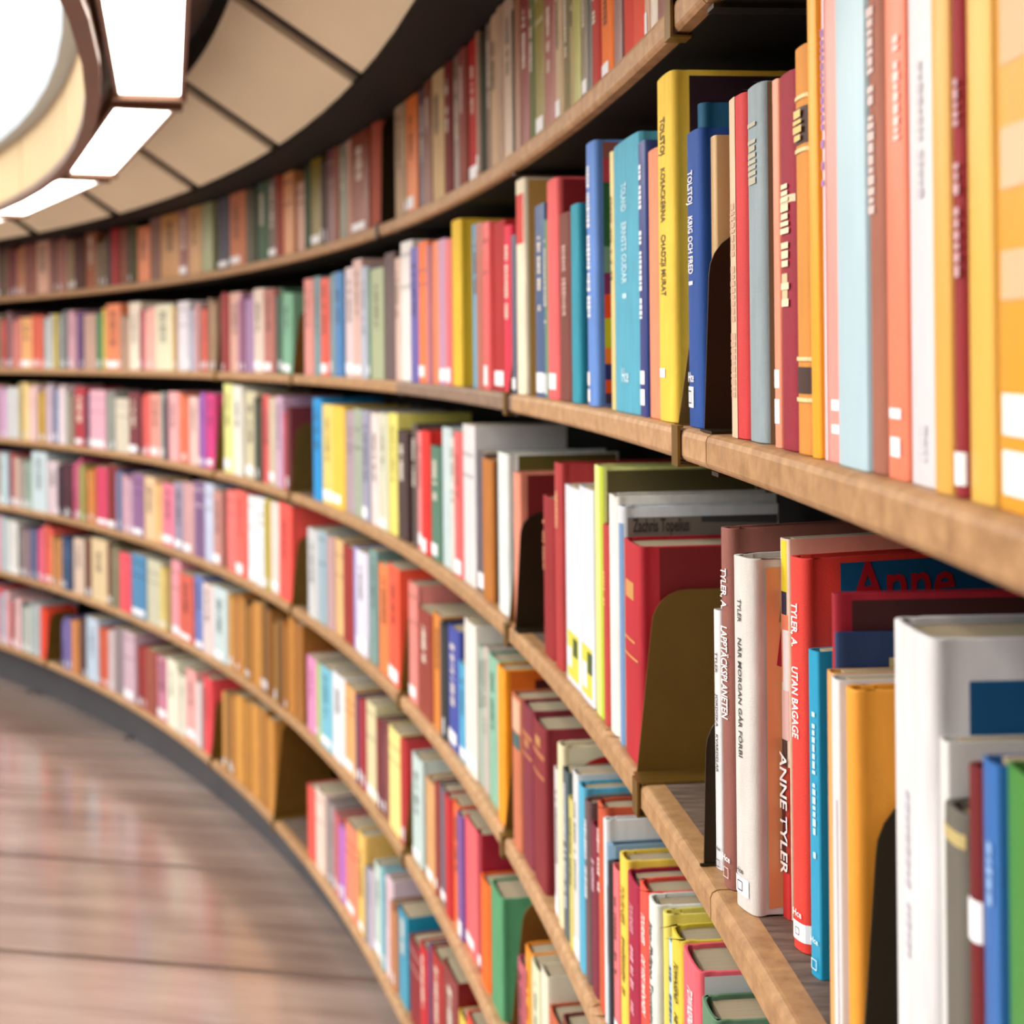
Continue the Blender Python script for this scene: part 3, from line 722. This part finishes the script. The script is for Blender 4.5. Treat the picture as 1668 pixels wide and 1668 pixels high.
hero(2, 1579, 'mustard yellow book right of the narrow maroon spine', Dsh=[(130, 150, .6, (150, 116, 80), 0), (215, 235, .6, (150, 116, 80), 0)])
hero(2, 1626, 'blurred orange book with white stickers at the right edge', S=[(643, 711, -.95, .95), (737, 810, -.95, .95)], bands=[(-.9, .9, .72, .84, (238, 190, 150)), (-.9, .9, .52, .62, (240, 196, 160)), (-.9, .9, .34, .42, (238, 190, 150))])
hero(2, 736, 'golden yellow hardback taller than its neighbours in the second row')
hero(2, 843, 'cream hardback with red band and tan cover', bands=[(-.95, .95, .70, .93, (214, 60, 50))], P=[([(.04, 0), (.99, 0), (.99, .99), (.04, .99)], (205, 160, 90))])
hero(2, 894, 'coral red hardback with dark red cover', S=[(608, 634, -.95, .7)], P=[([(.05, 0), (.98, 0), (.98, .99), (.05, .99)], (140, 30, 34))])
hero(2, 931, 'small bright teal hardback beside the periwinkle blue book', P=[([(.05, 0), (.98, 0), (.98, .99), (.05, .99)], (0, 90, 104))])  # side panel is a darker teal: its shade is put into the colour
hero(2, 913, 'marbled dark red book left of the small teal hardback', Dsh=[(400, 520, .4, (190, 150, 140), .1)])
hero(3, 1021, 'large dark red hardback with worn corners against the brass bookend', bands=[(-.6, .4, .74, .82, (206, 150, 90)), (-.8, .5, .545, .555, (214, 160, 96)), (-.9, .8, .47, .48, (214, 160, 96))], P=[([(.10, .0), (.99, .0), (.99, .993), (.10, .993)], (126, 14, 26))])
hero(3, 1010, 'white glossy hardback with a grey cover panel, left of the dark red book', CT=[('Zachris Topelius', .06, .42, .895, .012, (60, 52, 46))],
     P=[([(.03, .0), (.99, .0), (.99, .955), (.03, .955)], (128, 118, 108)), ([(.5, .93), (.99, .92), (.99, .955), (.5, .955)], (70, 70, 70))], bands=[(.1, .9, .0, .93, (120, 150, 190))])
hero(3, 995, 'white cloth hardback beside the small red gilt book')
hero(3, 986, 'small red book with faint gilt lettering between lime and white books', Dsh=[(930, 985, .5, (224, 160, 100), 0)])
hero(3, 971, 'lime yellow hardback with dark olive cover', P=[([(.03, .0), (.99, .0), (.99, .985), (.03, .985)], (96, 86, 50))], bands=[(.55, .98, .0, 1.0, (196, 208, 70))])
hero(3, 948, 'white book with a yellow picture at the foot, beside the lime book', bands=[(-.95, .95, .03, .26, (222, 214, 90)), (-.6, .1, .06, .18, (240, 240, 244)), (.2, .8, .14, .24, (70, 90, 40))])
hero(3, 924, 'white book with a yellow picture at the foot, beside the maroon book', bands=[(-.95, .95, .03, .26, (222, 214, 90)), (-.8, -.1, .08, .18, (240, 240, 244)), (.1, .7, .15, .24, (70, 90, 40))])
hero(3, 905, 'tall dusty red leather book with gilt flecks', Dsh=[(800, 860, .4, (214, 150, 110), 0)])
hero(3, 885, 'maroon leather book just right of the dark rounded bookend', Dsh=[(850, 930, .2, (200, 120, 90), -.3)])
hero(3, 1166, 'thin white paperback right of the empty shelf space', T=[('TYLER', 1062, 1096, .3, (70, 70, 72), 0), ('JORDISKA', 1130, 1184, .3, (70, 70, 72), 0), ('KVARDELAR', 1196, 1258, .3, (70, 70, 72), 0)], S=[], M=('Hce', 1384, .6, (60, 60, 62), 0), BM=(1405, .5, (70, 70, 72)))
hero(3, 1178, 'brown cloth book with white capitals', T=[('TYLER, A.', 925, 992, .46, (236, 228, 226), 0), ('LAPPTÄCKSPLANETEN', 1020, 1170, .52, (240, 232, 230), 0)], M=('Hce', 1402, .62, (240, 236, 236), 0), BM=(1420, .42, (206, 186, 176)))
hero(3, 1198, 'pale grey cloth book with thin black capitals and peach cover', T=[('TYLER', 976, 1014, .16, (60, 58, 56), -.06), ('NÄR MORGAN GÅR FÖRBI', 1040, 1234, .16, (60, 58, 56), -.06)], M=('Hce', 1424, .3, (60, 58, 56), -.15), S=[(1430, 1458, -.98, .5, True)],
     P=[([(.055, .02), (.985, .02), (.985, .975), (.055, .975)], (232, 168, 120)), ([(.10, .70), (.14, .69), (.17, .76), (.12, .80)], (170, 40, 60)), ([(.13, .64), (.17, .65), (.16, .69), (.12, .68)], (170, 40, 60)), ([(.11, .82), (.16, .83), (.15, .89), (.12, .87)], (150, 120, 70)),
        ([(.115, .26), (.15, .26), (.15, .38), (.115, .38)], (70, 26, 30))])
hero(3, 1276, 'paperback with outlined white capitals and a painted red and yellow spine', T=[('ANNE TYLER', 1225, 1424, .75, (244, 240, 238), .0)],
     bands=[(-.98, .98, .86, .995, (240, 214, 70)), (-.98, .5, .80, .86, (50, 46, 70)), (-.98, .98, .62, .80, (238, 140, 110)), (-.2, .9, .60, .76, (245, 238, 234)), (-.98, .98, .47, .60, (236, 196, 190)), (-.98, .4, .40, .47, (80, 60, 56)), (-.98, .98, .12, .40, (170, 60, 40)), (-.98, .2, .14, .36, (84, 34, 36)), (-.98, .98, .0, .12, (210, 60, 60))],
     S=[(1440, 1472, -.95, .6, True), (1482, 1506, -.95, .6)])
hero(3, 1291, 'bright red hardback with white capitals and a blue cover panel', T=[('TYLER, A.', 982, 1054, .36, (252, 236, 232), -.02), ('UTAN BAGAGE', 1086, 1202, .38, (252, 236, 232), -.02)], M=('Hce', 1492, .5, (250, 226, 222), -.02), S=[(1500, 1530, -.98, .98, True)],
     P=[([(.15, .0), (.985, .0), (.985, .985), (.15, .985)], (0, 104, 150))], CT=[('Anne', .19, .66, .875, .026, (186, 26, 36))])
hero(3, 1321, 'turquoise paperback with white capitals beside the bright red hardback', Dsh=[(1150, 1395, .3, (196, 232, 244), .1)], M=('Hce', 1536, .7, (210, 238, 246), 0), BM=(1570, .5, (210, 238, 246)))
hero(3, 1339, 'dark red hardback with cream page edge standing back behind the turquoise paperback', P=[([(.06, 0), (.98, 0), (.98, .985), (.06, .985)], (66, 16, 20))])
hero(3, 1347, 'navy hardback with worn top standing back beside the tan paperback', P=[([(.2, .0), (.98, 0), (.98, .94), (.2, .94)], (196, 176, 128))])
hero(3, 1352, 'tan paperback right of the turquoise one', S=[])
hero(3, 1364, 'white paperback with a maroon stripe, among tan and orange books', bands=[(.55, .95, .0, .7, (110, 40, 70))])
hero(3, 1379, 'orange hardback with rust cover leaning towards the dark bookend', P=[([(.22, .04), (.98, .04), (.98, .93), (.22, .93)], (214, 96, 48)), ([(.3, .55), (.7, .52), (.75, .66), (.4, .70)], (70, 26, 20))])
hero(3, 1461, 'large blurred white hardback with blue and black cover panel', Dsh=[(1160, 1200, .12, (190, 186, 194), -.05), (1228, 1240, .12, (190, 186, 194), -.05), (1290, 1560, .12, (190, 186, 194), -.05)],
     P=[([(.085, .79), (.99, .79), (.99, .93), (.085, .93)], (0, 92, 140)), ([(.085, .69), (.99, .69), (.99, .765), (.085, .765)], (18, 18, 30))])
hero(3, 1548, 'grey green blurred book with gilt bands', bands=[(-.9, .9, .93, .96, (196, 176, 120)), (-.9, .9, .5, .52, (170, 140, 80)), (-.9, .9, .36, .38, (190, 160, 90))])
hero(3, 1590, 'dark red blurred book with a white sticker', S=[(1462, 1530, -.9, .9)])
hero(3, 1613, 'blue blurred paperback at the lower right', Dsh=[(1370, 1460, .4, (140, 176, 220), .1)])
hero(3, 1642, 'green blurred paperback at the lower right edge')
hero(3, 1531, 'narrow white blurred book behind the large white hardback')
hero(3, 685, 'bright red hardback with a white sticker in the third row', S=[(878, 905, -.9, .3)])
hero(3, 786, 'tan brown hardback with dark side in the third row', P=[([(.03, 0), (.98, 0), (.98, .99), (.03, .99)], (92, 52, 20))])
hero(3, 812, 'tall white hardback with dark olive cover, left of the dark rounded bookend', P=[([(.10, 0), (.98, 0), (.98, .99), (.10, .99)], (92, 88, 34))])
hero(3, 837, 'coral leather book with dark red cover', P=[([(.08, 0), (.98, 0), (.98, .99), (.08, .99)], (116, 22, 22))])
hero(4, 1013, 'yellow hardback with faint dark lettering in the fourth row', T=[('TOURNIER', 1440, 1504, .45, (150, 120, 40), .1)], Dsh=[(1524, 1618, .4, (150, 120, 40), .1)])
hero(4, 1025, 'crimson hardback with pink lettering between yellow and coral books', T=[('TOURNIER', 1472, 1520, .3, (222, 150, 164), .0)], Dsh=[(1541, 1655, .3, (222, 150, 164), .0)])
hero(4, 1046, 'coral red hardback with white capitals beside the crimson one', T=[('TOURNIER', 1486, 1536, .4, (252, 226, 220), .1), ('DE VISE MÄNNEN', 1556, 1650, .4, (252, 226, 220), .1)])
hero(4, 1062, 'white hardback with black italic lettering in the fourth row', T=[('Jean-Philippe Toussaint', 1502, 1672, .42, (34, 32, 34), .0)])
hero(4, 1085, 'yellow hardback behind a thin pale blue book')
hero(4, 1092, 'thin pale blue paperback between two yellow hardbacks', Dsh=[(1574, 1660, .5, (60, 90, 120), 0)])
hero(4, 1100, 'yellow hardback with black capitals at the lower right', T=[('TOWNSEND', 1563, 1628, .34, (60, 50, 24), .15), ('HE', 1648, 1664, .34, (60, 50, 24), .15)], P=[([(.35, .90), (.99, .90), (.99, .96), (.35, .96)], (196, 26, 30))])
hero(4, 1118, 'rose red hardback with white capitals and silver cover', T=[('TOWNSEND', 1604, 1670, .32, (250, 230, 232), .1)], P=[([(.03, .0), (.60, .0), (.60, .985), (.03, .985)], (222, 222, 220)), ([(.40, .0), (.50, .0), (.50, .985), (.40, .985)], (120, 116, 108))])
hero(4, 1147, 'dark sage green hardback at the bottom edge', P=[([(.25, .0), (.98, .0), (.98, .93), (.25, .93)], (92, 82, 52)), ([(.6, .6), (.98, .6), (.98, .93), (.6, .93)], (180, 40, 30))])
hero(4, 911, 'cream hardback with a red half circle on its white cover', P=[([(.05, 0), (.98, 0), (.98, .985), (.05, .985)], (230, 220, 190)), ([(.12 + .34 * (1 - math.cos(math.pi * i / 14)), .86 + .09 * math.sin(math.pi * i / 14)) for i in range(15)], (190, 10, 20))])
hero(4, 920, 'dark slate paperback with white lettering in the fourth row', Dsh=[(1275, 1480, .4, (200, 206, 210), 0)])
hero(4, 946, 'light blue hardback in the fourth row', P=[([(.05, .86), (.98, .86), (.98, .97), (.05, .97)], (150, 150, 140))])
hero(4, 956, 'brown grey hardback with white lettering', Dsh=[(1335, 1460, .5, (220, 210, 208), 0)])
hero(4, 964, 'small maroon book left of the rust hardback', Dsh=[(1400, 1450, .4, (210, 160, 170), 0)])
hero(4, 976, 'rust orange hardback with reddish brown cover', P=[([(.3, .0), (.98, .0), (.98, .93), (.3, .93)], (170, 70, 36)), ([(.5, .0), (.7, .0), (.7, .93), (.5, .93)], (196, 140, 70))], Dsh=[(1345, 1450, .3, (240, 210, 196), -.2)])
hero(4, 988, 'white hardback with a dark cover panel, left of the black paperback', P=[([(.35, .80), (.98, .80), (.98, .95), (.35, .95)], (58, 60, 60))])
hero(4, 852, 'maroon leather book with gilt bands, left of its twin', bands=[(-.9, .9, .80, .83, (190, 120, 80)), (-.9, .9, .68, .70, (190, 120, 80)), (-.4, .4, .74, .79, (190, 130, 84))])
hero(4, 870, 'maroon leather book with gilt bands, right of its twin', bands=[(-.9, .9, .80, .83, (190, 120, 80)), (-.9, .9, .68, .70, (190, 120, 80)), (-.4, .4, .86, .92, (196, 140, 90))])
hero(4, 838, 'reddish leather book with a teal title block', bands=[(-.9, .9, .66, .76, (70, 100, 100)), (-.95, .95, .77, .98, (224, 180, 150))])
hero(4, 812, 'bright orange hardback beside a brass bookend', P=[([(.06, 0), (.98, 0), (.98, .99), (.06, .99)], (214, 110, 20)), ([(.3, .7), (.9, .7), (.9, .93), (.3, .93)], (70, 20, 24))])
hero(5, 797, 'green cloth hardback with black and orange cover', P=[([(.30, .0), (.98, .0), (.98, .96), (.30, .96)], (30, 22, 22)), ([(.36, .60), (.95, .66), (.95, .72), (.36, .66)], (220, 96, 30)), ([(.36, .30), (.95, .36), (.95, .42), (.36, .36)], (220, 96, 30))])
hero(5, 781, 'bright orange hardback left of the green one')

ranked = sorted([b for b in books], key=lambda b: -b['area'] - (1e6 if b['key'] in HERO else 0))
single = set(b['key'] for b in ranked[:300])

# ---- place them
used = {}
stuffV, stuffF, stuffC = [], [], []
def stuff_quad(v4, c):
    q = len(stuffV); stuffV.extend(v4); stuffF.append((q, q + 1, q + 2, q + 3)); stuffC.append(c)
def stuff_book(R, t0, t1, z, D, H, rgb, sticker, lean=0.0, title=None):
    tm = (t0 + t1) / 2; w = (t1 - t0) * R
    base = polar(R, tm, z); ex = Vector((math.sin(tm), -math.cos(tm), 0)); er = Vector((math.cos(tm), math.sin(tm), 0))
    P = lambda x, y, zz: tuple(base + ex * (x + lean * zz) + er * y + Vector((0, 0, zz)))
    hw = w / 2; t = min(.002, w * .2)
    c = lin([v / 255 for v in rgb])
    f1, f2, f3 = hw * .97, hw * .5, -.0025
    prof = [(hw, D), (hw, .004), (f2, f3), (-f2, f3), (-hw, .004), (-hw, D)]
    for (xa, ya), (xb, yb) in zip(prof, prof[1:]):
        stuff_quad([P(xa, ya, 0), P(xb, yb, 0), P(xb, yb, H), P(xa, ya, H)][::-1], c)
    pc = lin((.60, .54, .44))
    stuff_quad([P(-hw + t, .004, H - .003), P(hw - t, .004, H - .003), P(hw - t, D, H - .003), P(-hw + t, D, H - .003)], pc)
    stuff_quad([P(-hw, .003, H), P(hw, .003, H), P(f2, f3, H), P(-f2, f3, H)][::-1], c)
    for s in (-1, 1):
        a, b_ = s * hw, s * (hw - t)
        q = [P(min(a, b_), .004, H), P(max(a, b_), .004, H), P(max(a, b_), D, H), P(min(a, b_), D, H)]
        stuff_quad(q, c)
    if sticker:
        z0, z1 = sticker
        stuff_quad([P(-f2, f3 - .0004, z0), P(f2, f3 - .0004, z0), P(f2, f3 - .0004, z1), P(-f2, f3 - .0004, z1)], lin((.92, .92, .93)))
    if title:
        z0, z1, tc = title
        stuff_quad([P(-f2 * .5, f3 - .0004, z0), P(f2 * .5, f3 - .0004, z0), P(f2 * .5, f3 - .0004, z1), P(-f2 * .5, f3 - .0004, z1)], lin([v / 255 for v in tc]))

rnd = random.Random(5)
for b in books:
    row = b['row']; z = ZS[row]; key = b['key']
    R = b['R']; tm = (b['t0'] + b['t1']) / 2; w = max(.0045, (b['t1'] - b['t0']) * R - .0010)
    D = b.get('D', rnd.uniform(.125, .165)); H = b['H']
    D = min(D, DEPTH - (R - RS) - .01)
    rgb = paint(b['rgb'], row)
    h = HERO.get(key, {})
    if key in single:
        hard = b.get('kind', 'h' if rnd.random() < .55 else 'p') == 'h'
        p = polar(R, tm, z + .0003); rot = tm
        if 'Y' in b:
            w = max(.0045, b['w']); p = b['pl'] + b['e'] * (w / 2) + Vector((0, 0, .0003)); rot = b['yaw'] + math.pi / 2
        fine = b['x0'] > 620
        root, bul = make_book(p, rot, w, D, H, rgb, hard, fine, b.get('L', 0.0))
        b['root'] = root
        pz = project(p)
        ytop_px = project(p + Vector((0, 0, H)))[1]; ybase = pz[1]
        ZP = lambda y: H * (ybase - y) / (ybase - ytop_px)
        for (poly, c) in h.get('P', []): cover_panel(root, 'cover_panel', w, poly, D, H, C_(*paint(c, row)), .0003 + .0002 * h['P'].index((poly, c)))
        for (s, y0, y1, z0, cap, c) in h.get('CT', []): cover_text(root, s, w, y0 * D, y1 * D, z0 * H, cap, C_(*c), .0003 + .0003 * (len(h.get('P', [])) + 1))
        for i, (xa, xb, za, zb, c) in enumerate(h.get('bands', [])): spine_quad(root, 'spine_band', w, bul, xa, xb, za * H, zb * H, C_(*paint(c, row)), .0003 + .00012 * i)
        bl = bul + .00014 * len(h.get('bands', []))
        for (s, ya, yb, cap, c, off) in h.get('T', []): spine_text(root, s, w, bl, ZP(ya), ZP(yb), cap, C_(*c), off)
        for (ya, yb, cap, c, off) in h.get('Dsh', []): dashes(root, w, bl, min(ZP(ya), H - .004), max(ZP(yb), .004), cap, C_(*c), rnd, off)
        if 'M' in h:
            s, yy, sz, c, off = h['M']; flat_text(root, s, w, bul, ZP(yy), sz, C_(*c), off)
        for st in h.get('S', []):
            spine_quad(root, 'spine_label', w, bul, st[2], st[3], max(.002, ZP(st[1])), ZP(st[0]), STICKER, .0006)
            if len(st) > 4: box_mark(root, w, bul, (ZP(st[0]) + ZP(st[1])) / 2, .22, INK, (st[2] + st[3]) / 4)
        if 'BM' in h: box_mark(root, w, bul, ZP(h['BM'][0]), h['BM'][1], C_(*h['BM'][2]))
        tanset = row > 4 and 360 < b['x0'] < 495
        if not h and not tanset:
            q = rnd.random()
            lum = sum(b['rgb']) / 765
            ink = (226, 214, 196) if lum < .5 else tuple(int(.55 * v) for v in b['rgb'])
            if q < .62: dashes(root, w, bul, H * rnd.uniform(.82, .93), H * rnd.uniform(.35, .55), rnd.uniform(.28, .45), C_(*ink), rnd)
            elif q < .8:
                for zz in (rnd.uniform(.78, .9), rnd.uniform(.6, .7)): spine_quad(root, 'spine_band', w, bul, -.9, .9, zz * H, (zz + .03) * H, C_(*[int(.5 * a + .5 * e) for a, e in zip(ink, b['rgb'])]), .0004)
            if rnd.random() < (.3 if row == 1 else .5):
                za = rnd.uniform(.02, .05); spine_quad(root, 'spine_label', w, bul, -.9, rnd.uniform(.4, .95), za * H, (za + rnd.uniform(.07, .12)) * H, STICKER, .0006)
    else:
        nsplit = max(1, int(round(w / .023)))
        tanset = row > 4 and 360 < b['x0'] < 495
        for i in range(nsplit):
            a0 = b['t0'] + (b['t1'] - b['t0']) * i / nsplit; a1 = b['t0'] + (b['t1'] - b['t0']) * (i + 1) / nsplit
            q = rnd.choice([.62, .8, .9, 1.0, 1.0, 1.04]) if nsplit > 1 else rnd.uniform(.9, 1.03)
            cc = tuple(max(4, min(250, v * q * rnd.uniform(.96, 1.04))) for v in rgb)
            st = None
            if rnd.random() < (.3 if row == 1 else .55): s0 = rnd.uniform(.005, .012); st = (s0, s0 + rnd.uniform(.015, .028))
            tt = None
            if rnd.random() < .4 and not tanset:
                zt = H * rnd.uniform(.75, .9); tt = (zt - rnd.uniform(.03, .09), zt, tuple(v * .78 for v in cc) if sum(cc) > 420 else tuple(min(240, v * 1.25 + 20) for v in cc))
            stuff_book(R, a0, a1, z + .0003, D, H * (1 if nsplit == 1 else rnd.uniform(.9, 1.02)), cc, st, 0.0, tt)
# the run of books goes on past the left of the picture
for row in ROWS:
    th = max(b['t1'] for b in books if b['row'] == row) + .0003
    pal = [b['rgb'] for b in books if b['row'] == row and b['x0'] < 350]
    while th < 50 * D2R:
        w = rnd.uniform(.016, .04); R = RS + rnd.uniform(.008, .022); t1 = th + w / R
        stuff_book(R, th, t1 - .00005, ZS[row] + .0003, .14, rnd.gauss(.73, .045) * U, paint(rnd.choice(pal), row), (.008, .03) if rnd.random() < .5 else None)
        th = t1 + (.004 if rnd.random() < .04 else 0)
me = bpy.data.meshes.new('distant_books'); me.from_pydata(stuffV, [], stuffF)
ca = me.color_attributes.new('paint', 'FLOAT_COLOR', 'CORNER')
for pgn, c in zip(me.polygons, stuffC):
    for li in pgn.loop_indices: ca.data[li].color = (*c, 1)
sm = bpy.data.materials.new('distant book covers'); nt, bs_ = nodes_of(sm); bs_.inputs['Roughness'].default_value = .5
at = N(nt, 'ShaderNodeAttribute', attribute_name='paint'); nt.links.new(at.outputs['Color'], bs_.inputs['Base Color'])
so = link('distant_books', me, sm); so['kind'] = 'stuff'
tag(so, 'hundreds of small blurred books filling the far left shelves', 'books')

# ---- labels: each one says which book it is
def label_for(b):
    c = colour_name(b['rgb'])
    l, r = b['left'], b['right']
    ln = colour_name(l['rgb']) if l else None; rn = colour_name(r['rgb']) if r else None
    if ln and rn: mid = 'between %s and %s' % (ln, rn)
    elif ln: mid = 'right of a %s book' % ln
    else: mid = 'left of a %s book' % rn
    return c, mid
seen = {}
for b in sorted([b for b in books if 'root' in b], key=lambda b: b['x0']):
    h = HERO.get(b['key'])
    if h: lab = h['label']
    else:
        c, mid = label_for(b)
        lab = '%s book %s, %s, %s' % (c, mid, ROWNAME[b['row']], zone(b['x0']))
    seen.setdefault(lab, []).append(b)
ORD = ['leftmost', 'second', 'third', 'fourth', 'fifth', 'sixth', 'seventh', 'eighth']
for lab, lst in seen.items():
    for i, b in enumerate(lst):
        L = lab if len(lst) == 1 else '%s such %s' % (ORD[i], lab)
        tag(b['root'], L, 'book', 'books in the %s' % ROWNAME[b['row']])


for e in ENDS:
    gr = (e['t0'] - e['nr']['t1']) * RS if e['nr'] else .05
    gl = (e['nl']['t0'] - e['t1']) * RS if e['nl'] else .05
    bookend(e['row'], e['p'], e['x0'], *e['args'], gap=(gr if e['args'][6] > 0 else gl))
